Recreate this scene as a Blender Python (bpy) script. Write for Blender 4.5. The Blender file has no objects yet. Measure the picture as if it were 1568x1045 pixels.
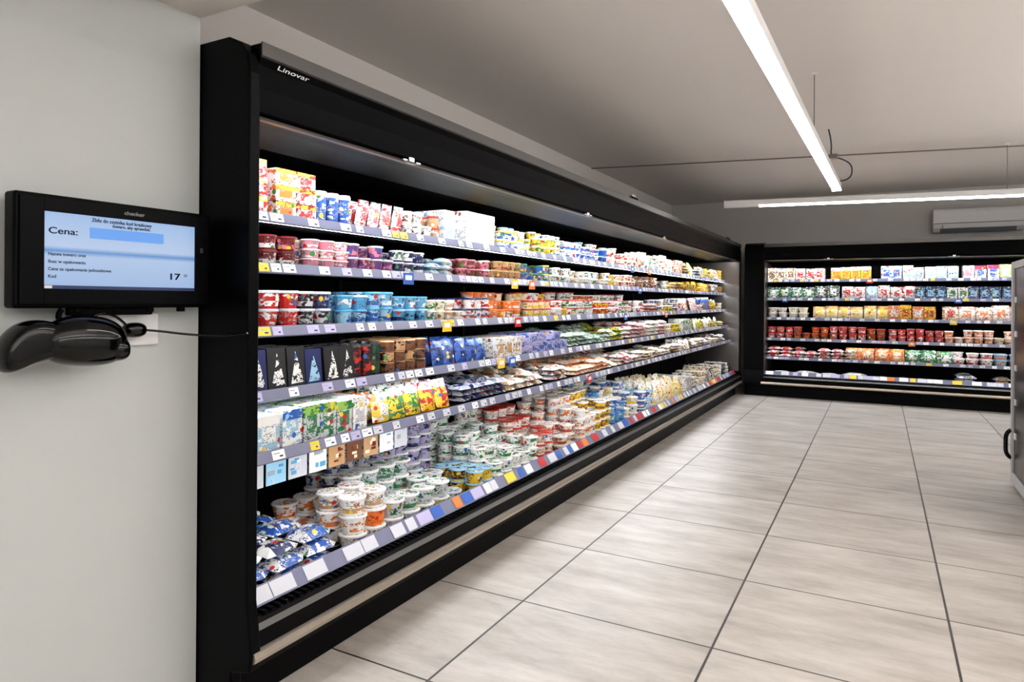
import bpy, math, random, bmesh
from mathutils import Matrix, Vector
random.seed(11)
scene=bpy.context.scene
scene.view_settings.view_transform='Standard'
scene.view_settings.look='None'
scene.view_settings.exposure=-.1

def lin(c):
    return tuple((x/255/12.92) if x/255<=0.04045 else ((x/255+0.055)/1.055)**2.4 for x in c)
def link(o):
    scene.collection.objects.link(o); return o
def empty(name,loc=(0,0,0)):
    e=bpy.data.objects.new(name,None); e.location=loc; e.empty_display_size=.1
    return link(e)
def par(o,p):
    o.parent=p
    o.matrix_parent_inverse=Matrix.Translation(-Vector(p.location))
    return o

# ---------------------------------------------------------------- materials
def mat(name,col,rough=.5,metal=0.,emis=0.,noise=0.,nscale=20,bump=0.,spec=.5,ecol=None,coat=0):
    m=bpy.data.materials.new(name); m.use_nodes=True
    nt=m.node_tree; b=nt.nodes['Principled BSDF']
    c=lin(col)+(1,)
    b.inputs['Base Color'].default_value=c
    b.inputs['Roughness'].default_value=rough
    b.inputs['Metallic'].default_value=metal
    b.inputs['Specular IOR Level'].default_value=spec
    b.inputs['Coat Weight'].default_value=coat
    if emis:
        b.inputs['Emission Color'].default_value=(lin(ecol)+(1,)) if ecol else c
        b.inputs['Emission Strength'].default_value=emis
    if noise or bump:
        tc=nt.nodes.new('ShaderNodeTexCoord')
        n=nt.nodes.new('ShaderNodeTexNoise'); n.inputs['Scale'].default_value=nscale; n.inputs['Detail'].default_value=5
        nt.links.new(tc.outputs['Object'],n.inputs['Vector'])
        if noise:
            r=nt.nodes.new('ShaderNodeMapRange')
            r.inputs['To Min'].default_value=1-noise; r.inputs['To Max'].default_value=1+noise
            nt.links.new(n.outputs['Fac'],r.inputs['Value'])
            mx=nt.nodes.new('ShaderNodeVectorMath'); mx.operation='SCALE'
            mx.inputs[0].default_value=c[:3]
            nt.links.new(r.outputs[0],mx.inputs['Scale'])
            nt.links.new(mx.outputs[0],b.inputs['Base Color'])
        if bump:
            bp=nt.nodes.new('ShaderNodeBump'); bp.inputs['Strength'].default_value=bump; bp.inputs['Distance'].default_value=.004
            nt.links.new(n.outputs['Fac'],bp.inputs['Height']); nt.links.new(bp.outputs[0],b.inputs['Normal'])
    return m

M_black=mat('black_enamel',(2,2,3),.4,noise=.1,nscale=8,spec=.06)
M_blackm=mat('black_matte',(2,2,3),.7,spec=.05)
M_under=mat('canopy_underside',(9,8,8),.42,spec=.2)
M_alu=mat('aluminium',(185,174,160),.35,metal=.85,noise=.05,nscale=30)
M_darkalu=mat('dark_anodised_trim',(84,82,80),.35,metal=.8)
M_steel=mat('brushed_steel',(105,100,97),.3,metal=.9,noise=.2,nscale=6)
M_chrome=mat('chrome',(230,230,230),.1,metal=1)
M_shelf=mat('shelf_grey',(120,122,130),.45)
M_rail=mat('price_rail_plastic',(108,111,136),.3,noise=.12,nscale=14)
M_wall=mat('painted_plaster',(196,200,199),.75,noise=.02,nscale=9,bump=.35)
M_wallb=mat('painted_plaster_back',(202,199,196),.8,noise=.02,nscale=4,bump=.1)
M_ceil=mat('ceiling_paint',(236,230,225),.85,noise=.02,nscale=2,bump=.05)
M_white=mat('white_plastic',(234,234,234),.4)
M_lit=mat('led_diffuser',(255,255,255),.5,emis=30,ecol=(255,252,250))
M_lit2=mat('added_bar_diffuser_dim',(255,255,255),.5,emis=11,ecol=(255,252,250))  # weak downward glow of the added unseen bar near the camera
M_up=mat('added_uplight_glow',(255,255,255),.5,emis=70,ecol=(255,249,246))  # upward glow of the added unseen bars, brightens the ceiling
M_led=mat('case_led',(255,255,255),.5,emis=64,ecol=(246,250,255))
M_led2=mat('shelf_led',(255,255,255),.5,emis=26,ecol=(246,250,255))
M_cable=mat('black_cable',(12,12,12),.5)
M_wire=mat('steel_wire',(120,115,110),.4,metal=.6)
M_gloss=mat('glossy_black_plastic',(2,2,3),.1,spec=.3)

def floor_mat():
    m=bpy.data.materials.new('floor_tiles'); m.use_nodes=True
    nt=m.node_tree; N=nt.nodes; L=nt.links; b=N['Principled BSDF']
    g=N.new('ShaderNodeNewGeometry'); sp=N.new('ShaderNodeSeparateXYZ'); L.new(g.outputs['Position'],sp.inputs[0])
    def mth(op,a,bv=None):
        n=N.new('ShaderNodeMath'); n.operation=op
        for i,v in enumerate((a,bv)):
            if v is None: continue
            if isinstance(v,(int,float)): n.inputs[i].default_value=v
            else: L.new(v,n.inputs[i])
        return n.outputs[0]
    TX,TY=.80,.70
    ux=mth('DIVIDE',mth('SUBTRACT',sp.outputs[0],-1.345-8*TX),TX)
    uy=mth('DIVIDE',mth('SUBTRACT',sp.outputs[1],2.58-10*TY),TY)
    def edge(u,w,T):
        f=mth('FRACT',u); a=mth('ABSOLUTE',mth('SUBTRACT',f,.5))
        return mth('GREATER_THAN',a,.5-w/T)
    gr=mth('MAXIMUM',edge(ux,.0046,TX),edge(uy,.0042,TY))
    cx=mth('FLOOR',ux); cy=mth('FLOOR',uy)
    cb=N.new('ShaderNodeCombineXYZ'); L.new(cx,cb.inputs[0]); L.new(cy,cb.inputs[1])
    wn=N.new('ShaderNodeTexWhiteNoise'); wn.noise_dimensions='3D'; L.new(cb.outputs[0],wn.inputs['Vector'])
    off=N.new('ShaderNodeVectorMath'); off.operation='SCALE'; L.new(wn.outputs['Color'],off.inputs[0]); off.inputs['Scale'].default_value=20
    ad=N.new('ShaderNodeVectorMath'); ad.operation='ADD'; L.new(g.outputs['Position'],ad.inputs[0]); L.new(off.outputs[0],ad.inputs[1])
    mp=N.new('ShaderNodeMapping'); mp.inputs['Scale'].default_value=(1.3,4,1); L.new(ad.outputs[0],mp.inputs[0])
    n1=N.new('ShaderNodeTexNoise'); n1.inputs['Scale'].default_value=1.5; n1.inputs['Detail'].default_value=9; n1.inputs['Roughness'].default_value=.68; L.new(mp.outputs[0],n1.inputs['Vector'])
    cr=N.new('ShaderNodeValToRGB'); L.new(n1.outputs['Fac'],cr.inputs[0])
    cr.color_ramp.elements[0].position=.3; cr.color_ramp.elements[0].color=lin((146,138,129))+(1,)
    cr.color_ramp.elements[1].position=.7; cr.color_ramp.elements[1].color=lin((195,189,181))+(1,)
    var=mth('ADD',mth('MULTIPLY',wn.outputs['Value'],.06),.95)
    sc=N.new('ShaderNodeVectorMath'); sc.operation='SCALE'; L.new(cr.outputs[0],sc.inputs[0]); L.new(var,sc.inputs['Scale'])
    mx=N.new('ShaderNodeMix'); mx.data_type='RGBA'; L.new(gr,mx.inputs['Factor']); L.new(sc.outputs[0],mx.inputs['A']); mx.inputs['B'].default_value=lin((40,35,32))+(1,)
    L.new(mx.outputs['Result'],b.inputs['Base Color'])
    b.inputs['Roughness'].default_value=.4
    bp=N.new('ShaderNodeBump'); bp.inputs['Strength'].default_value=.5; bp.inputs['Distance'].default_value=.002; bp.invert=True
    L.new(gr,bp.inputs['Height']); L.new(bp.outputs[0],b.inputs['Normal'])
    return m
M_floor=floor_mat()

def product_mat():
    m=bpy.data.materials.new('printed_packaging'); m.use_nodes=True
    nt=m.node_tree; N=nt.nodes; L=nt.links; b=N['Principled BSDF']
    a=N.new('ShaderNodeAttribute'); a.attribute_name='ColA'
    c=N.new('ShaderNodeAttribute'); c.attribute_name='ColB'
    g=N.new('ShaderNodeTexCoord')
    def noise(scale,stretch,lo,hi,det=2):
        mp=N.new('ShaderNodeMapping'); mp.inputs['Scale'].default_value=(1,1,stretch); L.new(g.outputs['Object'],mp.inputs[0])
        n=N.new('ShaderNodeTexNoise'); n.inputs['Scale'].default_value=scale; n.inputs['Detail'].default_value=det; L.new(mp.outputs[0],n.inputs['Vector'])
        r=N.new('ShaderNodeMapRange'); r.inputs['From Min'].default_value=lo; r.inputs['From Max'].default_value=hi; L.new(n.outputs['Fac'],r.inputs['Value'])
        return r.outputs[0],n
    blob,_=noise(28,1.6,.57,.585)
    text,_=noise(110,1.9,.56,.58,1)
    zone,_=noise(17,2.6,.48,.50,0)
    v=N.new('ShaderNodeTexVoronoi'); v.inputs['Scale'].default_value=36; L.new(g.outputs['Object'],v.inputs['Vector'])
    sp=N.new('ShaderNodeSeparateColor'); L.new(v.outputs['Color'],sp.inputs[0])
    gt=N.new('ShaderNodeMath'); gt.operation='GREATER_THAN'; gt.inputs[1].default_value=.74; L.new(sp.outputs[0],gt.inputs[0])
    ds=N.new('ShaderNodeMath'); ds.operation='LESS_THAN'; ds.inputs[1].default_value=.38; L.new(v.outputs['Distance'],ds.inputs[0])
    acc=N.new('ShaderNodeMath'); acc.operation='MULTIPLY'; L.new(gt.outputs[0],acc.inputs[0]); L.new(ds.outputs[0],acc.inputs[1])
    cr=N.new('ShaderNodeValToRGB'); cr.color_ramp.interpolation='CONSTANT'; L.new(sp.outputs[1],cr.inputs[0])
    e=cr.color_ramp.elements; e[0].position=0; e[0].color=lin((190,40,40))+(1,); e[1].position=.25; e[1].color=lin((240,200,60))+(1,)
    for p_,cc in ((.42,(40,94,176)),(.6,(70,136,70)),(.75,(240,238,230)),(.9,(116,66,40))):
        x=e.new(p_); x.color=lin(cc)+(1,)
    def mix(f,A,B):
        x=N.new('ShaderNodeMix'); x.data_type='RGBA'; L.new(f,x.inputs['Factor']); L.new(A,x.inputs['A']); L.new(B,x.inputs['B']); return x.outputs['Result']
    c1=mix(blob,a.outputs['Color'],c.outputs['Color'])
    tz=N.new('ShaderNodeMath'); tz.operation='MULTIPLY'; L.new(text,tz.inputs[0]); L.new(zone,tz.inputs[1])
    dk=N.new('ShaderNodeVectorMath'); dk.operation='SCALE'; dk.inputs['Scale'].default_value=.4; L.new(c.outputs['Color'],dk.inputs[0])
    c2=mix(tz.outputs[0],c1,dk.outputs[0])
    df=N.new('ShaderNodeVectorMath'); df.operation='DISTANCE'; L.new(a.outputs['Color'],df.inputs[0]); L.new(c.outputs['Color'],df.inputs[1])
    ne=N.new('ShaderNodeMath'); ne.operation='GREATER_THAN'; ne.inputs[1].default_value=.01; L.new(df.outputs['Value'],ne.inputs[0])
    am=N.new('ShaderNodeMath'); am.operation='MULTIPLY'; L.new(acc.outputs[0],am.inputs[0]); L.new(ne.outputs[0],am.inputs[1])
    c3=mix(am.outputs[0],c2,cr.outputs[0])
    c4=mix(ne.outputs[0],a.outputs['Color'],c3)
    L.new(c4,b.inputs['Base Color'])
    b.inputs['Roughness'].default_value=.35
    return m
M_prod=product_mat()
def label_mat():
    m=bpy.data.materials.new('printed_labels'); m.use_nodes=True
    nt=m.node_tree; b=nt.nodes['Principled BSDF']
    a=nt.nodes.new('ShaderNodeAttribute'); a.attribute_name='ColA'
    nt.links.new(a.outputs['Color'],b.inputs['Base Color']); b.inputs['Roughness'].default_value=.4
    return m
M_label=label_mat()

# ---------------------------------------------------------------- mesh helpers
class MB:
    def __init__(s): s.v=[];s.f=[];s.a=[];s.b=[]
    def face(s,idx,A,B=None):
        s.f.append(idx); s.a.append(A); s.b.append(B if B is not None else A)
    def box(s,p0,p1,A=(1,1,1),B=None):
        x0,y0,z0=p0;x1,y1,z1=p1;n=len(s.v)
        s.v+=[(x0,y0,z0),(x1,y0,z0),(x1,y1,z0),(x0,y1,z0),(x0,y0,z1),(x1,y0,z1),(x1,y1,z1),(x0,y1,z1)]
        for q in ((0,3,2,1),(4,5,6,7),(0,1,5,4),(1,2,6,5),(2,3,7,6),(3,0,4,7)):
            s.face(tuple(n+i for i in q),A,B)
    def build(s,name,material,mp=None,smooth=False,attrs=False,bevel=0,parent=None):
        me=bpy.data.meshes.new(name)
        vs=[mp(*p) for p in s.v] if mp else s.v
        me.from_pydata(vs,[],s.f)
        if attrs:
            for nm,src in (('ColA',s.a),('ColB',s.b)):
                at=me.color_attributes.new(nm,'FLOAT_COLOR','CORNER')
                buf=[]
                for f,c in zip(s.f,src): buf+= [c[0],c[1],c[2],1.]*len(f)
                at.data.foreach_set('color',buf)
        if not attrs:
            bm=bmesh.new(); bm.from_mesh(me); bmesh.ops.recalc_face_normals(bm,faces=bm.faces); bm.to_mesh(me); bm.free()
        if smooth:
            for p in me.polygons: p.use_smooth=True
        me.materials.append(material)
        o=link(bpy.data.objects.new(name,me))
        if bevel:
            b=o.modifiers.new('bev','BEVEL'); b.width=bevel; b.segments=3; b.limit_method='ANGLE'
        if parent: par(o,parent)
        return o
def boxo(name,p0,p1,m,bevel=0,parent=None,mp=None):
    b=MB(); b.box(p0,p1); return b.build(name,m,mp=mp,bevel=bevel,parent=parent)
def extr(name,pts,s0,s1,m,mp,parent,bevel=0):
    b=MB(); n=len(pts)
    for s in (s0,s1):
        for d,z in pts: b.v.append((s,d,z))
    b.face(tuple(range(n)),(1,1,1)); b.face(tuple(range(2*n-1,n-1,-1)),(1,1,1))
    for i in range(n):
        j=(i+1)%n; b.face((i,j,n+j,n+i),(1,1,1))
    return b.build(name,m,mp=mp,parent=parent,bevel=bevel)
def tube(name,pts,r,m,parent=None,radii=None,smooth=True):
    cu=bpy.data.curves.new(name,'CURVE'); cu.dimensions='3D'; cu.bevel_depth=r; cu.bevel_resolution=4; cu.use_fill_caps=True
    sp=cu.splines.new('NURBS' if smooth and len(pts)>2 else 'POLY'); sp.points.add(len(pts)-1)
    for i,p in enumerate(pts):
        sp.points[i].co=(*p,1); sp.points[i].radius=radii[i] if radii else 1
    if sp.type=='NURBS': sp.order_u=3; sp.use_endpoint_u=True
    cu.materials.append(m)
    o=link(bpy.data.objects.new(name,cu))
    if parent: par(o,parent)
    return o

# ---------------------------------------------------------------- room
boxo('floor',(-3.0,-3.6,-.1),(3.6,10.75,0),M_floor)
boxo('ceiling',(-3.0,-3.6,2.85),(3.6,10.75,2.95),M_ceil)
boxo('wall_back',(-3.1,10.75,0),(3.7,10.9,2.95),M_wallb)
boxo('wall_right',(3.6,-3.6,0),(3.75,10.75,2.95),M_wall)
boxo('wall_front',(-3.1,-3.75,0),(3.7,-3.6,2.95),M_wall)
boxo('wall_alcove',(-3.1,1.42,0),(-2.95,10.75,2.95),M_ceil)
boxo('wall_left',(-3.1,-3.6,0),(-1.93,1.42,2.85),M_wall)
boxo('ceiling_soffit',(-1.93,-3.6,2.205),(-.75,1.42,2.85),M_ceil)
tube('trim_1',[(-2.95,7.3,2.843),(3.6,8.6,2.843)],.006,M_wire)

# ---------------------------------------------------------------- display cases
C={k:lin(v) for k,v in dict(white=(250,250,248),cream=(242,232,206),red=(188,30,30),dred=(104,14,22),navy=(16,28,82),blue=(38,88,176),
 lblue=(80,160,204),sky=(156,204,230),yellow=(242,202,54),orange=(232,122,44),green=(34,120,64),lgreen=(146,190,90),brown=(108,64,38),
 tan=(192,150,104),black=(12,12,16),purple=(92,58,122),lilac=(182,176,212),pink=(222,132,152),grey=(164,168,178),silver=(206,208,216),dgreen=(12,62,38),teal=(30,132,142)).items()}
def PL(s):
    out=[]
    for t in s.split():
        p=t.split('/'); out.append((C[p[0]],C[p[1]],C[p[2] if len(p)>2 else p[0]]))
    return out
P_MIX=PL('white/red white/blue white/green yellow/red white/yellow/yellow red/white/silver blue/white/white sky/white cream/brown white/orange white/navy yellow/blue/white green/white white/pink orange/white')

class Prod(MB):
    def cup(s,x,d,z,r,h,A,B,lid,seg=14):
        band=random.random()<.5
        rings=[(r*.74,0),(r*.78,h*.14),(r*.84,h*.42),(r*.91,h*.84),(r*1.0,h*.86),(r*1.0,h*.95),(r*.9,h*1.0)]
        n=len(s.v); a0=random.random()
        for rr,hh in rings:
            for k in range(seg):
                t=2*math.pi*k/seg+a0; s.v.append((x+rr*math.cos(t),d+rr*math.sin(t),z+hh))
        for i in range(len(rings)-1):
            ca,cb=(A,B)
            if i==0: ca,cb=(A,A)
            if i==1 and band: ca,cb=(B,A)
            if i>=3: ca,cb=(lid,lid)
            for k in range(seg):
                k2=(k+1)%seg
                s.face((n+i*seg+k,n+i*seg+k2,n+(i+1)*seg+k2,n+(i+1)*seg+k),ca,cb)
        s.face(tuple(n+(len(rings)-1)*seg+k for k in range(seg)),lid,B)
    def can(s,x,d,z,r,h,A,B,lid,seg=12):
        rings=[(r*.9,0),(r,h*.05),(r,h*.93),(r*.9,h)]
        n=len(s.v)
        for rr,hh in rings:
            for k in range(seg):
                t=2*math.pi*k/seg; s.v.append((x+rr*math.cos(t),d+rr*math.sin(t),z+hh))
        for i in range(3):
            c=(A,B) if i==1 else (lid,lid)
            for k in range(seg):
                k2=(k+1)%seg
                s.face((n+i*seg+k,n+i*seg+k2,n+(i+1)*seg+k2,n+(i+1)*seg+k),*c)
        s.face(tuple(n+3*seg+k for k in range(seg)),lid,lid)
    def bottle(s,x,d,z,r,h,A,B,lid,seg=12):
        rings=[(r*.9,0),(r,h*.05),(r,h*.30),(r*.86,h*.5),(r*.98,h*.66),(r*.62,h*.82),(r*.45,h*.86),(r*.5,h*.87),(r*.5,h)]
        n=len(s.v)
        for rr,hh in rings:
            for k in range(seg):
                t=2*math.pi*k/seg; s.v.append((x+rr*math.cos(t),d+rr*math.sin(t),z+hh))
        for i in range(len(rings)-1):
            c=(A,B) if i<4 else ((A,A) if i<6 else (lid,lid))
            for k in range(seg):
                k2=(k+1)%seg
                s.face((n+i*seg+k,n+i*seg+k2,n+(i+1)*seg+k2,n+(i+1)*seg+k),*c)
        s.face(tuple(n+(len(rings)-1)*seg+k for k in range(seg)),lid,lid)
    def carton(s,x,d,z,w,dp,h,A,B,lid,rot=0.):
        n=len(s.v); c,sn=math.cos(rot),math.sin(rot)
        def P(a,b_,zz):
            s.v.append((x+a*c-b_*sn,d+dp/2+a*sn+b_*c,z+zz))
        xs=[-w/2,-w*.32,w*.32,w/2]; zs=[0,h*.22,h*.72,h]
        for zz in zs:
            for a in xs: P(a,-dp/2,zz)
        for i in range(3):
            for j in range(3):
                q=(n+i*4+j,n+i*4+j+1,n+(i+1)*4+j+1,n+(i+1)*4+j)
                if i==1 and j==1: s.face(q,B,A)
                elif i==2: s.face(q,lid,B)
                else: s.face(q,A,B)
        m=len(s.v)
        for zz in (0,h):
            for a in (-w/2,w/2): P(a,dp/2,zz)
        s.face((n+12,n+13,n+14,n+15,m+3,m+2),A,B)
        s.face((n+0,m+0,m+2,n+12,n+8,n+4),A,B)
        s.face((n+3,n+7,n+11,n+15,m+3,m+1),A,B)
        s.face((m+0,m+1,m+3,m+2),A,A)
    def prism(s,x,d,z,w,dp,h,A,B,lid):
        n=len(s.v); t=random.uniform(-.1,.1)
        F=[(-w/2,0),(w/2,0),(w/2,h),(-w/2,h),(-w*.34,h*.08),(w*.40,h*.10),(w*(.22+t),h*.62),(w*(.06+t),h*.9),(-w*(.02-t),h*.6)]
        for a,zz in F: s.v.append((x+a,d+.10*zz,z+zz))
        for a,zz in F[:4]: s.v.append((x+a,d+dp,z+zz))
        s.face((n+0,n+1,n+5,n+4),A,A); s.face((n+1,n+2,n+6,n+5),A,A); s.face((n+2,n+7,n+6),A,A); s.face((n+2,n+3,n+7),A,A); s.face((n+3,n+8,n+7),A,A); s.face((n+3,n+0,n+4,n+8),A,A)
        s.face((n+4,n+5,n+6,n+7,n+8),B,A)
        s.face((n+3,n+2,n+11,n+12),lid,lid); s.face((n+0,n+3,n+12,n+9),A,A); s.face((n+1,n+10,n+11,n+2),A,B); s.face((n+9,n+12,n+11,n+10),A,A)
    def pouch(s,x,d,z,w,th,h,A,B,lid,lean=.25,shear=0.):
        n=len(s.v); G=5
        for side in (-1,1):
            for i in range(G):
                v=i/(G-1)
                for j in range(G):
                    u=j/(G-1)
                    t=th*.5*(math.sin(math.pi*u)**.6 if 0<j<G-1 else 0)*(max(0,math.sin(math.pi*(.12+.88*v)))**.6)
                    s.v.append((x+(u-.5)*w+shear*v*h,d+th*.5+lean*v*h+side*t,z+v*h))
        for sd in (0,1):
            for i in range(G-1):
                for j in range(G-1):
                    o=n+sd*G*G; q=(o+i*G+j,o+i*G+j+1,o+(i+1)*G+j+1,o+(i+1)*G+j)
                    if i in(1,2) and j in(1,2): s.face(q,B,A)
                    elif i==3: s.face(q,lid,B)
                    else: s.face(q,A,B)
    def flat(s,x,d,z,w,dp,h,A,B,lid,rot=0.):
        n=len(s.v); G=5; c,sn=math.cos(rot),math.sin(rot)
        for side in (0,1):
            for i in range(G):
                v=i/(G-1)
                for j in range(G):
                    u=j/(G-1)
                    t=(math.sin(math.pi*u)*math.sin(math.pi*v))**.45 if 0<i<G-1 and 0<j<G-1 else .0
                    zz=h*.35+(h*.65*t if side else -h*.35*t)
                    a=(u-.5)*w; b_=(v-.5)*dp
                    s.v.append((x+a*c-b_*sn,d+dp/2+a*sn+b_*c,z+zz))
        for sd in (0,1):
            for i in range(G-1):
                for j in range(G-1):
                    o=n+sd*G*G; q=(o+i*G+j,o+i*G+j+1,o+(i+1)*G+j+1,o+(i+1)*G+j)
                    if j in(1,2) and i<2: s.face(q,B,A)
                    else: s.face(q,A,B)
    def fill(s,kind,s0,s1,z,pal,w,h,stack=1,deep=3,d0=.235,block=(2,4),dep=None,maxd=.70,jit=.004,vary=0,ramp=0,full=False):
        dep=dep or w
        x=s0+w/2; left=0; p=None; hv=1
        while x+w/2<=s1+.02:
            if left<=0: p=random.choice(pal); left=random.randint(*block); hv=random.uniform(.86,1)
            left-=1
            front=0 if random.random()>.06 or full else 1
            for r in range(front,deep):
                d=d0+r*(dep+.004)
                if d+dep>maxd: break
                rr=random.random()
                st0=stack+int(r*ramp)
                if rr<.25 and st0>1 and not full: st0-=1
                if vary and random.random()<.3: st0-=1
                st0=max(1,st0)
                for k in range(st0):
                    jx=random.uniform(-jit,jit); jd=random.uniform(0,jit)
                    hh=h*hv; zz=z+k*hh
                    A,B,Ld=p
                    if full and k and random.random()<.5: A,B,Ld=random.choice(pal)
                    if kind=='cup': s.cup(x+jx,d+w/2+jd,zz,w/2*.98,hh*.985,A,B,Ld)
                    elif kind=='can': s.can(x+jx,d+w/2+jd,zz,w/2*.97,hh*.985,A,B,Ld)
                    elif kind=='bottle': s.bottle(x+jx,d+w/2+jd,zz,w/2*.96,hh,A,B,Ld)
                    elif kind=='prism': s.prism(x+jx,d+jd,zz,w*.95,dep*.9,hh*.98,A,B,Ld)
                    elif kind=='box': s.carton(x+jx,d+jd,zz,w*.95,dep*.96,hh*.98,A,B,Ld,random.uniform(-.05,.05))
                    elif kind=='pouch': s.pouch(x+jx,d+jd,zz,w*.97,dep*.8,hh*random.uniform(.9,1),A,B,Ld,lean=random.uniform(.12,.3))
                    elif kind=='tilt': s.pouch(x+jx,d+jd,zz,w*.9,dep*.8,hh,A,B,Ld,lean=.1,shear=.35)
                    elif kind=='flat': s.flat(x+jx,d+jd,zz,w*1.0,dep,hh*1.1,A,B,Ld,random.uniform(-.14,.14))
            x+=w+.003
    def randfill(s,s0,s1,z,H,pals=None,deep=2,maxd=.7,d0=.235,kinds=('cup','cup','cup','box','flat','pouch','bottle')):
        x=s0
        while x<s1-.06:
            L=min(random.uniform(.18,.42),s1-x)
            kind=random.choice(kinds)
            pal=random.sample(pals or P_MIX,min(2,len(pals or P_MIX)))
            if kind=='cup':
                w=random.choice([.07,.078,.09,.1]); h=random.choice([.05,.06,.07]); st=max(1,int(H*random.uniform(.75,1)/h)); s.fill('cup',x,x+L,z,pal,w,h,st,deep,d0=d0,maxd=maxd)
            elif kind=='box':
                w=random.choice([.07,.09,.12]); h=random.uniform(.6,.95)*H
                if random.random()<.5: s.fill('box',x,x+L,z,pal,w,h/2,2,deep,d0=d0,maxd=maxd,dep=.1)
                else: s.fill('box',x,x+L,z,pal,w,h,1,deep,d0=d0,maxd=maxd,dep=.07)
            elif kind=='bottle': s.fill('bottle',x,x+L,z,pal,.058,H*random.uniform(.8,1),1,deep+1,d0=d0,maxd=maxd)
            elif kind=='flat':
                st=max(2,int(H*.75/.032)); s.fill('flat',x,x+L,z,pal,.13,.032,st,deep,dep=.11,d0=d0,maxd=maxd,vary=1)
            else: s.fill('pouch',x,x+L,z,pal,.1,H*.85,1,deep+1,dep=.06,d0=d0,maxd=maxd)
            x+=L+.004

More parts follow.
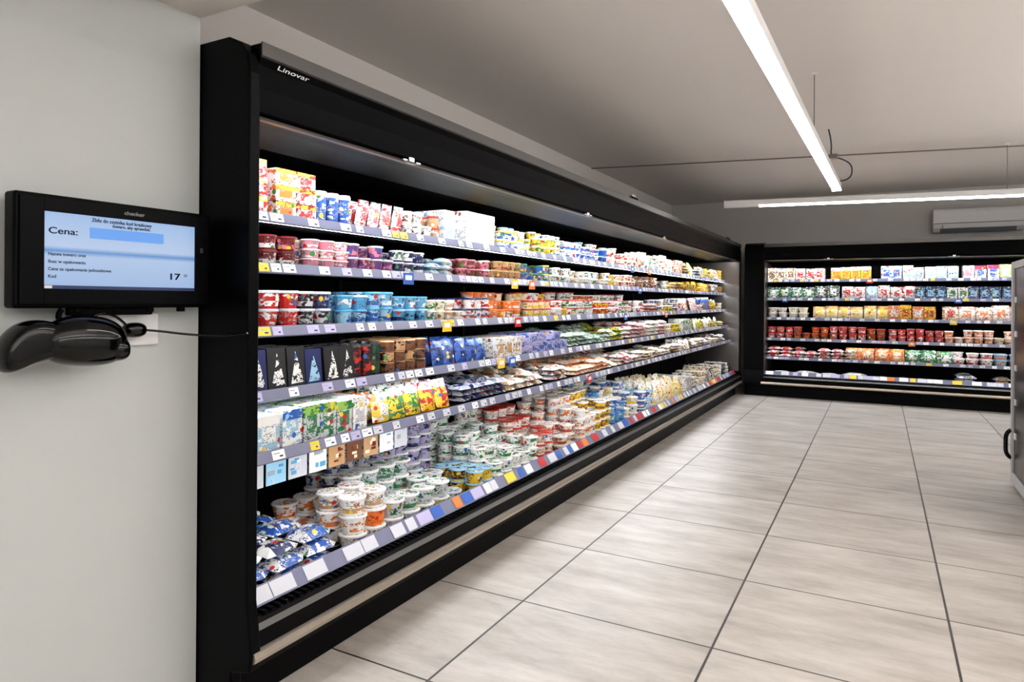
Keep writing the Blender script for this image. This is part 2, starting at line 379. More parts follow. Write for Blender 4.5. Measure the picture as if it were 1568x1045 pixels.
def display_case(name,mp,L,shelves,deck,end0,end1,seed,handles):
    random.seed(seed)
    root=empty(name,mp(0,.5,0))
    prof=[(.95,0),(.07,0),(.07,.13),(-.012,.15),(-.02,.2),(-.012,.28),(0,.36),(0,2.0),(.012,2.06),(.045,2.10),(.10,2.125),(.95,2.125)]
    extr('end_panel_near',prof,-end0,0,M_black,mp,root,bevel=.006)
    extr('end_panel_far',prof,L,L+end1,M_black,mp,root,bevel=.006)
    extr('end_lining_far',[(.02,.34),(.02,1.86),(.8,1.86),(.8,.34)],L-.008,L-.0005,M_steel,mp,root)
    extr('end_lining_near',[(.02,.34),(.02,1.86),(.8,1.86),(.8,.34)],.0005,.008,M_steel,mp,root)
    extr('base',[(.08,.0),(.08,.13),(.0,.145),(-.008,.165),(-.008,.262),(.02,.285),(.085,.292),(.085,.33),(.10,.335),(.10,deck-.01),(.90,deck-.01),(.90,0)],0,L,M_black,mp,root)
    extr('bumper_strip',[(-.008,.172),(-.024,.176),(-.028,.19),(-.024,.205),(-.008,.209)],-.03,L+.005,M_alu,mp,root)
    extr('base_trim',[(-.008,.262),(-.010,.264),(.006,.278),(.008,.274)],0,L,M_darkalu,mp,root)
    g=MB(); k=0.02
    while k<L-.03:
        g.box((k,.028,.2885),(k+.012,.078,.2965)); k+=.03
    g.build('intake_grille',M_blackm,mp=mp,parent=root)
    extr('deck_price_rail',[(.066,.296),(.060,.300),(.096,.352),(.102,.348)],0,L,M_rail,mp,root)
    extr('canopy',[(.0,2.10),(.0,2.055),(.012,2.035),(.03,1.97),(.045,1.90),(.06,1.882),(.085,1.885),(.11,1.915),(.20,1.905),(.36,1.872),(.90,1.872),(.90,2.10)],0,L,M_black,mp,root)
    extr('canopy_liner',[(.112,1.9135),(.20,1.9035),(.36,1.870),(.36,1.868),(.2,1.9015),(.112,1.911)],0,L,M_under,mp,root)
    extr('canopy_trim',[(-.006,2.104),(-.006,2.062),(.0,2.058),(.0,2.104)],0,L,M_darkalu,mp,root)
    extr('blind_rail',[(.040,1.884),(.038,1.880),(.042,1.875),(.055,1.872),(.060,1.880)],0,L,M_steel,mp,root)
    extr('back_panel',[(.78,deck-.01),(.78,1.872),(.90,1.872),(.90,deck-.01)],0,L,M_blackm,mp,root)
    extr('canopy_led',[(.088,1.889),(.108,1.911),(.109,1.908),(.090,1.886)],.02,L-.02,M_led,mp,root)
    lb=MB(); cardpal=[C['white']]*10+[C['silver']]*9+[C['lilac']]*5+[C['yellow']]
    up=MB(); k=0
    while k<L+.01:
        up.box((min(max(k-.012,0),L-.02),.765,deck),(min(k+.012,L),.78,1.87)); k+=L/round(L/1.25)
    up.build('uprights',M_black,mp=mp,parent=root)
    for i,(z,df) in enumerate(shelves):
        extr('shelf_%d'%(i+1),[(df+.012,z-.022),(df+.012,z),(.775,z),(.775,z-.022)],.01,L-.01,M_black,mp,root)
        extr('price_rail_%d'%(i+1),[(df+.012,z+.010),(df+.004,z+.010),(df-.008,z-.026),(df-.004,z-.030),(df+.012,z-.022)],.01,L-.01,M_rail,mp,root)
        extr('shelf_led_%d'%(i+1),[(df+.016,z-.0225),(df+.034,z-.0225),(df+.034,z-.0255),(df+.016,z-.0255)],.03,L-.03,M_led2,mp,root)
        s=.03
        while s<L-.12:
            w=random.choice([.045,.055,.06])
            col=random.choice(cardpal)
            def q(s0,s1,t0,t1,off,c):
                n=len(lb.v)
                for a,t in ((s0,t0),(s1,t0),(s1,t1),(s0,t1)):
                    lb.v.append((a,df-.008+.012*t-off,z-.026+.036*t))
                lb.face((n,n+1,n+2,n+3),c)
            q(s,s+w,.08,.92,.0015,col)
            q(s+.006,s+w*.6,.60,.70,.0022,C['grey']); q(s+w*.55,s+w-.01,.28,.44,.0022,C['navy'])
            if random.random()<(.08 if i in (1,2,3) and s<3 else .03):
                cc=random.choice([C['orange'],C['yellow'],C['red'],C['blue']])
                lb.box((s,df-.014,z-.05),(s+.075,df-.011,z+.004),cc)
                lb.box((s+.012,df-.0155,z-.03),(s+.06,df-.014,z-.008),C['white'])
            s+=w+random.choice([.01,.03,.07,.12])
    s=.02
    while s<L-.1:
        w=random.choice([.06,.08,.1])
        c=random.choice([C['white'],C['silver'],C['silver'],C['lilac']] if s<1.0 or random.random()<.3 else [C['white'],C['silver']]*2+[C['red'],C['blue'],C['yellow'],C['orange'],C['navy'],C['red']])
        n=len(lb.v)
        for a,t in ((s,0.1),(s+w,.1),(s+w,.92),(s,.92)):
            lb.v.append((a,.0585+.036*t-.0006,.3005+.052*t+.0008))
        lb.face((n,n+1,n+2,n+3),c)
        s+=w+random.choice([.004,.02,.05,.1])
    lb.build('price_labels',M_label,mp=mp,attrs=True,parent=root)
    for hs in handles:
        hb=MB(); hb.box((hs-.03,.026,1.870),(hs+.03,.040,1.878)); hb.box((hs-.06,.024,1.876),(hs-.028,.042,1.886)); hb.box((hs+.028,.024,1.876),(hs+.06,.042,1.886)); hb.box((hs-.018,.026,1.878),(hs+.018,.04,1.900))
        hb.build('blind_handle',M_chrome,mp=mp,bevel=.004,parent=root)
    return root

mpL=lambda s,d,z:(-1.70-d,1.465+s,z)
mpB=lambda s,d,z:(-1.40+s,9.80+d,z)
LL=8.29
shL=[(1.60,.20),(1.42,.20),(1.194,.19),(.972,.16),(.770,.12)]
shB=[(1.61,.20),(1.355,.20),(1.085,.20),(.80,.18),(.54,.14)]
case1=display_case('refrigerated_display_case',mpL,LL,shL,.28,.04,.03,3,[.81,2.76,4.6])
case2=display_case('refrigerated_display_case',mpB,3.4,shB,.22,.26,.06,5,[.8,2.2])
tx=bpy.data.curves.new('canopy_lettering','FONT'); tx.body='Linovar'; tx.size=.032; tx.extrude=.0006; tx.shear=.25; tx.materials.append(M_white)
to=link(bpy.data.objects.new('canopy_lettering',tx)); to.rotation_euler=(math.radians(90),0,math.radians(90)); to.location=(-1.6925,1.52,2.032); par(to,case1)
to.scale=(1.4,.7,1)
for i,yy in enumerate((5.1,8.9)):
    boxo('top_fitting_%d'%(i+1),(-1.76,yy,2.10),(-1.71,yy+.14,2.128),M_blackm,.006,case1)
    boxo('top_fitting_cap_%d'%(i+1),(-1.75,yy+.02,2.128),(-1.715,yy+.10,2.150),M_alu,.006,case1)

# ---- products, left case
Y=lambda y:y-1.465
random.seed(21)
p=Prod()
z=1.602
p.fill('box',Y(1.50),Y(1.74),z,PL('red/white/yellow white/red/red white/blue/red cream/red/white'),.10,.068,3,2,dep=.12,block=(1,1),full=True)
p.fill('box',Y(1.74),Y(1.95),z,PL('yellow/red/white white/orange/yellow white/red/yellow'),.10,.066,3,2,dep=.12,block=(1,1),full=True)
p.fill('cup',Y(1.96),Y(2.18),z,PL('blue/white/white white/blue/silver'),.065,.14,1,4)
p.fill('tilt',Y(2.18),Y(2.52),z,PL('white/red/blue white/navy white/red/sky'),.075,.14,1,4,dep=.06)
p.fill('cup',Y(2.52),Y(2.80),z,PL('brown/cream/silver tan/white/red white/brown'),.07,.065,2,3)
p.fill('box',Y(2.82),Y(3.32),z,PL('white/silver/white white/tan/white white/sky/white'),.10,.18,1,2,dep=.12)
p.fill('cup',Y(3.34),Y(4.3),z,PL('white/blue/white white/blue/yellow yellow/green/white white/yellow/sky'),.075,.06,2,3,ramp=.5)
p.fill('cup',Y(4.3),Y(5.2),z,PL('white/blue blue/navy/sky blue/white/white'),.085,.06,2,3,ramp=.5)
p.fill('cup',Y(5.2),Y(6.0),z,PL('white/red white/yellow/orange cream/red/white'),.08,.062,2,3,ramp=.5)
p.randfill(Y(6.0),Y(7.6),z,.18,PL('white/green white/yellow cream/orange cream/red'),kinds=('box','bottle','box'))
p.randfill(Y(7.6),Y(9.72),z,.19,PL('yellow/white cream/red white/blue yellow/blue'))
z=1.422
p.fill('cup',Y(1.50),Y(1.90),z,PL('dred/white/dred dred/dred/silver dred/pink/dred red/white/dred'),.09,.064,2,2,full=True)
p.fill('cup',Y(1.91),Y(2.14),z,PL('white/purple/white pink/white/white white/red/silver'),.08,.042,3,3)
p.fill('cup',Y(2.14),Y(2.70),z,PL('purple/pink/silver dred/white/dred navy/white/silver black/red/silver dred/tan/black'),.075,.062,2,3)
p.fill('flat',Y(2.72),Y(3.0),z,PL('lblue/white sky/white'),.1,.034,3,3,dep=.1)
p.fill('cup',Y(3.0),Y(3.3),z,PL('pink/brown/white brown/pink/pink dred/pink/pink'),.075,.058,2,3)
p.fill('cup',Y(3.3),Y(3.7),z,PL('brown/white/brown tan/brown'),.075,.058,2,3)
p.fill('cup',Y(3.7),Y(4.1),z,PL('blue/yellow/green teal/white/yellow'),.075,.058,2,3)
p.fill('cup',Y(4.1),Y(5.4),z,PL('white/green white/tan/cream sky/blue/sky yellow/white'),.085,.055,2,3)
p.fill('cup',Y(5.4),Y(6.6),z,PL('red/white/white white/red cream/red/white brown/cream'),.08,.058,2,3)
p.randfill(Y(6.6),Y(9.72),z,.14,PL('yellow/white white/brown brown/yellow yellow/red'))
z=1.196
p.fill('cup',Y(1.50),Y(1.69),z,PL('navy/white/white navy/sky/white'),.09,.07,2,2,full=True)
p.fill('cup',Y(1.70),Y(1.88),z,PL('red/white/silver red/pink/red'),.09,.07,2,2,full=True)
p.fill('cup',Y(1.88),Y(2.10),z,PL('black/silver/silver navy/grey/silver'),.085,.07,2,3,full=True)
p.fill('cup',Y(2.10),Y(2.70),z,PL('lblue/navy/sky lblue/white/lblue sky/blue/lblue lblue/blue/silver'),.085,.07,2,3,block=(2,3),full=True)
p.fill('cup',Y(2.71),Y(3.0),z,PL('cream/green/white cream/tan tan/white/cream'),.075,.056,2,3)
p.fill('cup',Y(3.0),Y(3.32),z,PL('blue/white white/red/navy sky/green/white'),.075,.064,2,3)
p.fill('cup',Y(3.34),Y(4.4),z,PL('white/red cream/yellow/red orange/white yellow/red/yellow'),.085,.055,2,3,ramp=.5)
p.fill('cup',Y(4.4),Y(6.2),z,PL('red/white/white white/red/white white/green/red red/yellow/white'),.08,.058,2,3,ramp=.5)
p.randfill(Y(6.2),Y(9.72),z,.18,PL('white/red yellow/green/white white/yellow yellow/red blue/yellow/white'))
z=.974
p.fill('prism',Y(1.50),Y(2.12),z,PL('navy/white/navy black/white/navy navy/sky/black black/white/black'),.088,.155,1,3,dep=.07,d0=.2,block=(1,2),full=True)
p.fill('can',Y(2.13),Y(2.33),z,PL('black/green/black dgreen/black/black black/red/black'),.06,.15,1,4,d0=.2,block=(1,2))
p.fill('can',Y(2.34),Y(2.70),z,PL('brown/black/tan tan/black/brown'),.075,.05,3,4,d0=.2,full=True)
p.fill('pouch',Y(2.72),Y(3.3),z,PL('navy/yellow/blue blue/navy navy/white'),.1,.14,1,4,dep=.07,d0=.2)
p.fill('box',Y(3.3),Y(3.72),z,PL('white/tan cream/brown/white'),.1,.12,1,3,dep=.1,d0=.2)
p.fill('box',Y(3.72),Y(4.3),z,PL('blue/white orange/red lilac/blue'),.11,.065,2,3,dep=.1,d0=.2)
p.fill('flat',Y(4.3),Y(5.6),z,PL('white/green green/white/white yellow/green/lgreen'),.13,.036,3,3,dep=.12,vary=1,d0=.2,ramp=.5)
p.fill('flat',Y(5.6),Y(6.8),z,PL('white/grey cream/white white/red'),.13,.036,4,3,dep=.12,vary=1,d0=.2)
p.randfill(Y(6.8),Y(9.72),z,.15,PL('white/green yellow/green yellow/white white/tan'),d0=.2)
z=.772
p.fill('box',Y(1.50),Y(1.80),z,PL('white/yellow/blue white/sky/blue sky/white/white'),.1,.135,1,3,dep=.09,d0=.16,block=(1,2))
p.fill('box',Y(1.81),Y(2.22),z,PL('white/green/silver silver/green/lgreen white/silver'),.085,.135,1,4,dep=.08,d0=.16,block=(1,2))
p.fill('pouch',Y(2.23),Y(2.85),z,PL('yellow/white/orange yellow/red/white orange/white/yellow yellow/green/white'),.115,.14,1,5,dep=.08,d0=.16,block=(1,3))
p.fill('flat',Y(2.88),Y(3.35),z,PL('black/silver silver/black grey/navy'),.12,.032,3,4,dep=.11,d0=.16)
p.fill('flat',Y(3.36),Y(4.2),z,PL('brown/white white/brown tan/white'),.12,.032,3,4,dep=.11,d0=.16,vary=1,ramp=.4)
p.fill('flat',Y(4.2),Y(6.0),z,PL('cream/brown white/red white/tan cream/orange red/white'),.13,.032,3,4,dep=.12,d0=.16,vary=1,ramp=.4)
p.randfill(Y(6.0),Y(9.72),z,.13,PL('cream/brown white/tan brown/white grey/white'),d0=.16,deep=3,kinds=('flat','cup','flat','pouch'))
z=.272
for k,(zz,a) in enumerate(((0,PL('white/blue white/navy tan/white')),(.045,PL('white/blue white/silver white/sky')),(.09,PL('white/sky white/navy white/blue')))):
    p.fill('flat',Y(1.50),Y(2.06),z+zz,a,.17,.045,1,4-(k==2),dep=.135,d0=.13+.03*k,jit=.015,block=(1,2),full=True)
p.fill('flat',Y(1.52),Y(2.0),z+.135,PL('white/red white/green white/navy'),.17,.035,2,2,dep=.14,d0=.40,jit=.02,block=(1,2))
p.fill('cup',Y(2.05),Y(2.30),z,PL('white/red/white white/orange/white orange/red/white white/tan/white'),.12,.078,3,2,d0=.13,full=True)
p.fill('cup',Y(2.05),Y(2.30),z,PL('white/orange/white'),.118,.08,2,4,d0=.39)
p.fill('cup',Y(2.30),Y(2.98),z,PL('white/green/silver white/grey/white silver/green/white'),.115,.078,2,3,d0=.13,ramp=.5)
p.fill('cup',Y(2.3),Y(3.2),z,PL('lilac/navy/white white/purple/lilac silver/navy/white'),.1,.075,5,2,d0=.49,maxd=.74)
p.fill('cup',Y(2.99),Y(3.2),z,PL('yellow/navy/sky'),.1,.072,2,3,d0=.13,full=True)
p.fill('cup',Y(3.2),Y(3.75),z,PL('white/green/white white/silver/white white/green/silver'),.105,.074,3,5,d0=.13,ramp=.6)
p.fill('cup',Y(3.75),Y(4.4),z,PL('white/red/silver cream/red/white white/tan/red'),.11,.068,3,5,d0=.13,ramp=.7)
p.fill('cup',Y(4.4),Y(5.0),z,PL('white/orange white/red/pink yellow/brown/white'),.1,.066,4,5,d0=.13,ramp=.5)
p.fill('cup',Y(5.02),Y(6.2),z,PL('white/blue/sky blue/white/white white/green lblue/white/blue white/yellow'),.11,.078,3,5,d0=.13,ramp=.6)
p.fill('pouch',Y(6.2),Y(7.3),z,PL('white/yellow white/red/white cream/yellow lgreen/white'),.13,.28,1,5,dep=.1,d0=.13)
p.randfill(Y(7.3),Y(9.72),z,.28,PL('white/tan cream/brown black/white white/grey'),d0=.13,deep=4)
p.build('dairy_products',M_prod,mp=mpL,attrs=True)
# ---- products, back case
random.seed(33)
p=Prod(); E=3.36
for a,b0,b1 in [('white/red white/tan cream/brown',0,.8),('yellow/red yellow/orange/white',.8,1.4),('white/sky sky/white white/blue',1.4,2.3),('white/pink white/blue/red lgreen/white blue/white',2.3,E)]: p.fill('box',b0+.01,b1,1.612,PL(a),.12,.18,1,2,dep=.1,block=(1,2))
p.fill('pouch',.01,.95,1.357,PL('dgreen/white green/white/dgreen dgreen/green'),.15,.18,1,2,dep=.08)
p.fill('pouch',.95,1.8,1.357,PL('white/red white/green sky/white'),.14,.18,1,2,dep=.08,block=(1,2))
p.fill('box',1.8,E,1.357,PL('navy/sky white/blue sky/navy white/green'),.11,.17,1,2,dep=.08,block=(1,3))
p.fill('cup',.01,.6,1.087,PL('cream/white white/tan'),.13,.075,2,2)
p.fill('pouch',.6,1.5,1.087,PL('yellow/white cream/yellow/tan yellow/brown'),.15,.19,1,2,dep=.09,block=(1,2))
p.fill('box',1.5,2.1,1.087,PL('orange/white yellow/red orange/red'),.13,.2,1,2,dep=.09,block=(1,2))
p.fill('pouch',2.1,E,1.087,PL('white/orange cream/red white/lgreen'),.17,.2,1,2,dep=.09,block=(1,2))
p.fill('cup',.01,1.5,.802,PL('red/yellow/red brown/orange/red red/white'),.11,.09,2,2,d0=.21)
p.fill('cup',1.5,E,.802,PL('cream/red/white orange/white/white cream/red red/white/red'),.1,.085,2,2,d0=.21)
p.fill('flat',.01,1.2,.542,PL('tan/white brown/cream white/red green/white'),.16,.045,3,3,dep=.12,d0=.17,vary=1)
p.fill('pouch',1.0,2.2,.542,PL('orange/cream white/red white/brown green/white'),.17,.18,1,2,dep=.12,d0=.17,block=(1,2))
p.fill('cup',2.2,E,.542,PL('white/red white/blue sky/orange'),.14,.08,2,2,d0=.17,vary=1)
p.fill('flat',.05,1.3,.212,PL('white/silver cream/white white/white/silver'),.30,.05,3,2,dep=.16,d0=.15,vary=1)
p.fill('flat',1.35,2.1,.212,PL('cream/tan brown/grey white/tan'),.22,.055,2,2,dep=.16,d0=.2,jit=.03)
p.fill('flat',2.25,2.6,.212,PL('silver/black grey/white'),.2,.05,4,3,dep=.16,d0=.13,full=True)
p.fill('flat',2.65,E,.212,PL('white/orange cream/tan white/tan'),.2,.06,3,3,dep=.16,d0=.13,vary=1)
p.build('packaged_food',M_prod,mp=mpB,attrs=True)
p=MB(); random.seed(4); s=.08
for i in range(10):
    c=[C['sky'],C['silver'],C['sky'],C['silver'],C['white'],C['tan'],C['brown'],C['tan'],C['white'],C['silver']][i]
    p.box((s,.30,.60),(s+.095,.303,.725),c)
    for k in range(7):
        a=random.uniform(.008,.06); b=random.uniform(.61,.70); w=random.uniform(.012,.03)
        p.box((s+a,.2985-k*.0001,b),(s+min(a+w,.09),.2998,b+random.uniform(.006,.02)),random.choice([C['white'],C['lblue'],C['silver'],C['grey']] if i not in(5,6,7) else [C['brown'],C['cream'],C['dred']]))
    s+=.108
o=p.build('shelf_info_cards',M_label,mp=mpL,attrs=True); par(o,case1)

# ---------------------------------------------------------------- lights
def light_bar(name,p0,p1,unlit=0.,wires=(),up=False,lit=None):
    root=empty(name,p0)
    p0=Vector(p0);p1=Vector(p1); d=(p1-p0); L=d.length; d.normalize(); side=Vector((-d.y,d.x,0))
    def mp(s,a,z): 
        q=p0+d*s+side*a*1.12; return (q.x,q.y,p0.z+z)
    extr('housing',[(-.034,.0),(-.034,.05),(-.028,.058),(.028,.058),(.034,.05),(.034,.0)],0,L,M_white,mp,root)
    extr('diffuser',[(-.031,0),(-.031,-.008),(-.022,-.016),(.022,-.016),(.031,-.008),(.031,0)],unlit+.006,L-.006,lit or M_lit,mp,root)
    if up: extr('added_uplight',[(-.03,.0585),(-.03,.066),(.03,.066),(.03,.0585)],.01,L-.01,M_up,mp,root)  # glowing top strip, only on the added bars, to lift the ceiling
    if unlit: extr('blank_cover',[(-.031,0),(-.031,-.008),(-.022,-.016),(.022,-.016),(.031,-.008),(.031,0)],.004,unlit,M_white,mp,root)
    extr('end_cap_a',[(-.036,-.018),(-.036,.068),(.036,.068),(.036,-.018)],-.006,.0,M_white,mp,root)
    extr('end_cap_b',[(-.036,-.018),(-.036,.068),(.036,.068),(.036,-.018)],L,L+.006,M_white,mp,root)
    for w in wires:
        a=mp(w,0,.058); tube('suspension_wire',[a,(a[0],a[1],2.85)],.003,M_wire,root)
        boxo('ceiling_rose',(a[0]-.02,a[1]-.02,2.835),(a[0]+.02,a[1]+.02,2.85),M_white,parent=root)
    return root
lb1=light_bar('added_fill_bar',(-.465,1.55,2.35),(-.355,6.88,2.35),0,(.6,3.4))
lb2=light_bar('added_fill_bar',(-1.50,7.60,2.35),(3.2,8.30,2.35),.35,(2.6,4.3))
added_bar_right=light_bar('added_fill_bar',(2.5,-3.2,2.15),(2.5,7.2,2.15),0,(.6,3.3,6.0,9.5),up=True)  # added out of view at the right to brighten ceiling and room
added_bar_near=light_bar('added_fill_bar',(.75,-3.2,2.15),(.75,2.4,2.15),0,(.6,3.0,5.2),up=True,lit=M_lit2)  # added unseen bar near the camera, mostly lights the ceiling
tube('power_cable',[(-.41,6.62,2.85),(-.38,6.62,2.72),(-.40,6.70,2.62),(-.30,6.75,2.60),(-.22,6.85,2.55),(-.24,6.87,2.42),(-.33,6.80,2.41)],.006,M_cable,lb1)
boxo('junction_clip',(-.42,6.68,2.60),(-.34,6.75,2.64),M_wire,.005,lb1)

# ---------------------------------------------------------------- air conditioner
mpA=lambda s,d,z:(.62+s,10.745-d,2.25+z)
ac=empty('air_conditioner',(1.1,10.7,2.4))
extr('body',[(0,0),(.14,0),(.19,.05),(.205,.12),(.205,.25),(.19,.29),(.15,.31),(0,.31)],0,.98,M_white,mpA,ac,bevel=.008)
extr('front_seam',[(.205,.105),(.209,.107),(.209,.113),(.205,.115)],.01,.97,M_shelf,mpA,ac)
extr('air_flap',[(.145,-.002),(.192,.045),(.196,.04),(.15,-.008)],.08,.90,M_shelf,mpA,ac)
v=MB()
for i in range(24): v.box((.05+i*.037,.03,.3095),(.075+i*.037,.15,.313))
v.build('top_louvres',M_shelf,mp=mpA,parent=ac)
boxo('outlet_line',(.1,.2035,.03),(.11,.206,.09),M_shelf,parent=ac,mp=mpA)

# ---------------------------------------------------------------- price checker monitor
mon=empty('price_checker_monitor',(-1.88,1.12,1.41))
X0=-1.845
boxo('casing',(-1.895,.852,1.272),(X0,1.398,1.562),M_black,.008,mon)
fr=MB()
Y0,Y1,Z0,Z1=.918,1.342,1.322,1.518
for a,b_ in (((X0-.001,.862,1.282),(X0+.006,Y0,1.552)),((X0-.001,Y1,1.282),(X0+.006,1.388,1.552)),((X0-.001,Y0,1.282),(X0+.006,Y1,Z0)),((X0-.001,Y0,Z1),(X0+.006,Y1,1.552))): fr.box(a,b_)
fr.build('bezel',M_black,parent=mon,bevel=.0015)
def screen_mat():
    m=bpy.data.materials.new('lcd_screen'); m.use_nodes=True; nt=m.node_tree; N=nt.nodes; L=nt.links; b=N['Principled BSDF']
    g=N.new('ShaderNodeNewGeometry'); sp=N.new('ShaderNodeSeparateXYZ'); L.new(g.outputs['Position'],sp.inputs[0])
    r=N.new('ShaderNodeMapRange'); r.inputs['From Min'].default_value=Z0; r.inputs['From Max'].default_value=Z1; L.new(sp.outputs[2],r.inputs['Value'])
    cr=N.new('ShaderNodeValToRGB'); L.new(r.outputs[0],cr.inputs[0]); e=cr.color_ramp.elements
    e[0].position=0; e[0].color=lin((162,192,236))+(1,); e[1].position=1; e[1].color=lin((152,188,234))+(1,)
    for p_,c in ((.44,(178,204,240)),(.5,(86,146,214)),(.56,(186,208,242))):
        x=e.new(p_); x.color=lin(c)+(1,)
    b.inputs['Base Color'].default_value=(.02,.02,.02,1); b.inputs['Roughness'].default_value=.25
    L.new(cr.outputs[0],b.inputs['Emission Color']); b.inputs['Emission Strength'].default_value=.9
    return m
boxo('screen',(X0-.002,Y0,Z0),(X0+.001,Y1,Z1),screen_mat(),parent=mon)
M_ink=mat('screen_ink',(6,12,30),.5,spec=.1); M_bl=mat('screen_blue',(40,80,140),.5,emis=.8,ecol=(104,160,228)); M_bar=mat('screen_taskbar',(20,40,80),.5,emis=.4)
xs=X0+.0012
boxo('price_field',(xs,1.03,1.458),(xs+.0006,1.24,1.487),M_bl,parent=mon)
boxo('taskbar',(xs,Y0,Z0),(xs+.0006,Y1,Z0+.009),M_bar,parent=mon)
boxo('taskbar_item',(xs+.0006,Y0+.002,Z0+.001),(xs+.001,Y0+.02,Z0+.008),M_white,parent=mon)
def txt(body,y,z,size,m=M_ink,x=None,bold=0,sx=1.):
    c=bpy.data.curves.new('caption','FONT'); c.body=body; c.size=size; c.extrude=.0002; c.offset=bold; c.materials.append(m)
    o=link(bpy.data.objects.new('caption',c)); o.rotation_euler=(math.radians(90),0,math.radians(90)); o.location=(x or xs+.0008,y,z); o.scale=(sx,1,1); par(o,mon)
txt('Cena:',.928,1.463,.023,bold=.0003,sx=1.35)
txt('Zbliz do czytnika kod kreskowy',1.035,1.503,.013,bold=.0003)
txt('towaru, aby sprawdzic',1.09,1.492,.012,bold=.0003)
txt('17',1.255,1.355,.026,bold=.0006,sx=1.5); txt('50',1.305,1.364,.012)
for k,(t) in enumerate(('Nazwa towaru oraz','Ilosc w opakowaniu','Cena za opakowanie jednostkowe','Kod')): txt(t,.928,1.407-.019*k,.0115,bold=.0002)
txt('checker',1.12,1.531,.014,M_shelf,x=X0+.0065,bold=.0003,sx=1.3)
boxo('button',(X0+.005,1.358,1.44),(X0+.008,1.367,1.455),M_darkalu,.001,mon)
boxo('wall_bracket',(-1.929,1.02,1.33),(-1.894,1.22,1.50),M_blackm,.004,mon)
boxo('bottom_clips',(-1.885,.99,1.252),(-1.86,1.22,1.273),M_blackm,.004,mon)
for yy in (1.0,1.1,1.2,1.3): boxo('clip_foot',(-1.87,yy,1.26),(-1.855,yy+.02,1.273),M_blackm,.002,mon)

# barcode scanner: two domed lobes with flat undersides
sc=empty('barcode_scanner',(-1.83,1.0,1.18))
def blob(name,c,r,m,parent,pinch=0.,rot=0.,flat=0.):
    bm=bmesh.new(); bmesh.ops.create_uvsphere(bm,u_segments=36,v_segments=24,radius=1)
    for v_ in bm.verts:
        x,y,z_=v_.co
        k=1-pinch*max(0,-y)
        zz=(abs(z_)**.8*(1 if z_>0 else -1))*r[2]*k
        if zz<0: zz*=1-flat
        v_.co=Vector((x*r[0]*k,(abs(y)**.85*(1 if y>0 else -1))*r[1],zz))
    bmesh.ops.rotate(bm,verts=bm.verts,cent=(0,0,0),matrix=Matrix.Rotation(rot,3,'X'))
    me=bpy.data.meshes.new(name); bm.to_mesh(me); bm.free()
    for q in me.polygons: q.use_smooth=True
    me.materials.append(m); o=link(bpy.data.objects.new(name,me)); o.location=c; par(o,parent); return o
blob('head',(-1.815,1.003,1.176),(.06,.108,.078),M_gloss,sc,.05,-.08,.30)
blob('head_lip',(-1.805,1.072,1.158),(.045,.038,.040),M_gloss,sc,0,-.1,.3)
gp=[(.812,1.122),(.806,1.152),(.812,1.184),(.828,1.214),(.852,1.236),(.885,1.247),(.925,1.243),(.965,1.226),(.965,1.160),(.925,1.145),(.892,1.138),(.872,1.132),(.850,1.122),(.830,1.116)]
bm=bmesh.new()
cyy=sum(a for a,_ in gp)/len(gp); czz=sum(b for _,b in gp)/len(gp)
rings=[]
for xo,sc_ in ((-.045,.55),(-.040,.80),(-.025,.96),(0,1.0),(.025,.96),(.040,.80),(.045,.55)):
    rings.append([bm.verts.new((-1.83+xo,cyy+(a-cyy)*sc_,czz+(b-czz)*sc_)) for a,b in gp])
for a,b in zip(rings[:-1],rings[1:]):
    for i in range(len(gp)): bm.faces.new((a[i],a[(i+1)%len(gp)],b[(i+1)%len(gp)],b[i]))
bm.faces.new(rings[0]); bm.faces.new(rings[-1][::-1])
bmesh.ops.recalc_face_normals(bm,faces=bm.faces)
me=bpy.data.meshes.new('grip'); bm.to_mesh(me); bm.free()
for q in me.polygons: q.use_smooth=True
me.materials.append(M_gloss); o=link(bpy.data.objects.new('grip',me)); ss=o.modifiers.new('s','SUBSURF'); ss.levels=2; ss.render_levels=2; par(o,sc)
tube('mount_arm',[(-1.86,.97,1.268),(-1.86,.955,1.252),(-1.85,.965,1.230)],.007,M_blackm,sc)
boxo('holder_plate',(-1.929,1.03,1.215),(-1.905,1.20,1.265),M_white,.004,sc)
tube('curled_lead',[(-1.85,1.02,1.235),(-1.86,1.06,1.262),(-1.87,1.12,1.25),(-1.88,1.15,1.225)],.004,M_gloss,sc)
pc=empty('wall_socket_plug',(-1.91,1.18,1.205))
boxo('socket_plate',(-1.929,1.15,1.160),(-1.915,1.275,1.255),M_white,.004,pc)
blob('plug',(-1.893,1.185,1.207),(.026,.034,.022),M_gloss,pc)
tube('cord',[(-1.89,1.20,1.207),(-1.88,1.25,1.203),(-1.86,1.32,1.190),(-1.80,1.38,1.185),(-1.74,1.41,1.188),(-1.69,1.412,1.195)],.0035,M_gloss,pc)

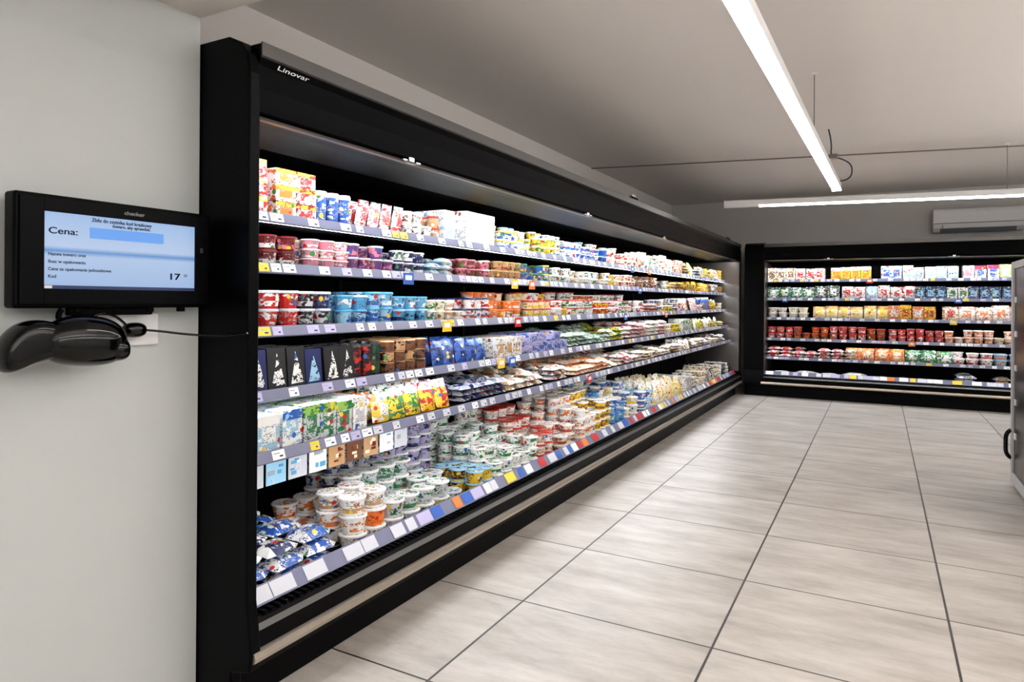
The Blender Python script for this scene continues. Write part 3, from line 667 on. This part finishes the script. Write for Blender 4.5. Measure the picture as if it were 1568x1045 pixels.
# ---------------------------------------------------------------- right glass door cooler
gc=empty('glass_door_cooler',(1.3,5.3,0))
M_glass=mat('dark_glass',(8,9,10),.25,spec=.2)
G=lambda x,y,z:(x-.07,y,z)
boxo('cabinet',(.93,4.55,.06),(1.65,5.95,1.58),M_blackm,.004,gc,mp=G)
f=MB()
f.box((.90,5.90,.03),(.93,5.965,1.60)); f.box((.90,4.53,.03),(.93,4.58,1.60)); f.box((.90,4.58,1.55),(.93,5.90,1.60)); f.box((.90,4.58,.03),(.93,5.90,.10)); f.box((.90,5.22,.10),(.93,5.26,1.55))
f.box((.93,5.95,.03),(1.66,5.965,1.60)); f.box((.93,4.53,1.58),(1.66,5.95,1.60))
f.build('white_frame',mat('cooler_frame',(190,190,192),.4),bevel=.003,parent=gc,mp=G)
boxo('door_glass',(.912,4.58,.10),(.918,5.90,1.55),M_glass,parent=gc,mp=G)
for i,(a,b) in enumerate(((.95,4.6),(.95,5.85),(1.55,4.6),(1.55,5.85))): boxo('foot_%d'%(i+1),(a,b,0),(a+.05,b+.05,.06),M_blackm,parent=gc,mp=G)
tube('door_handle',[(.83,5.93,.20),(.80,5.93,.22),(.798,5.93,.30),(.80,5.93,.38),(.83,5.93,.40)],.014,M_gloss,gc)
for i in range(5): boxo('price_tag_%d'%(i+1),(.905,5.80,.35+.24*i),(.911,5.86,.39+.24*i),M_white,parent=gc,mp=G)

# ---------------------------------------------------------------- world + camera
w=bpy.data.worlds.new('w'); scene.world=w; w.use_nodes=True
w.node_tree.nodes['Background'].inputs[0].default_value=(.5,.5,.5,1); w.node_tree.nodes['Background'].inputs[1].default_value=.3
cd=bpy.data.cameras.new('camera'); cam=link(bpy.data.objects.new('camera',cd))
cd.sensor_width=36; cd.lens=36*1030/1568; cd.shift_y=-62/1568; cd.clip_start=.05
cam.matrix_world=Matrix.Translation((0,0,1.3))@Matrix.Rotation(math.radians(28.66),4,'Z')@Matrix.Rotation(math.radians(90),4,'X')@Matrix.Rotation(.007,4,'Z')
scene.camera=cam
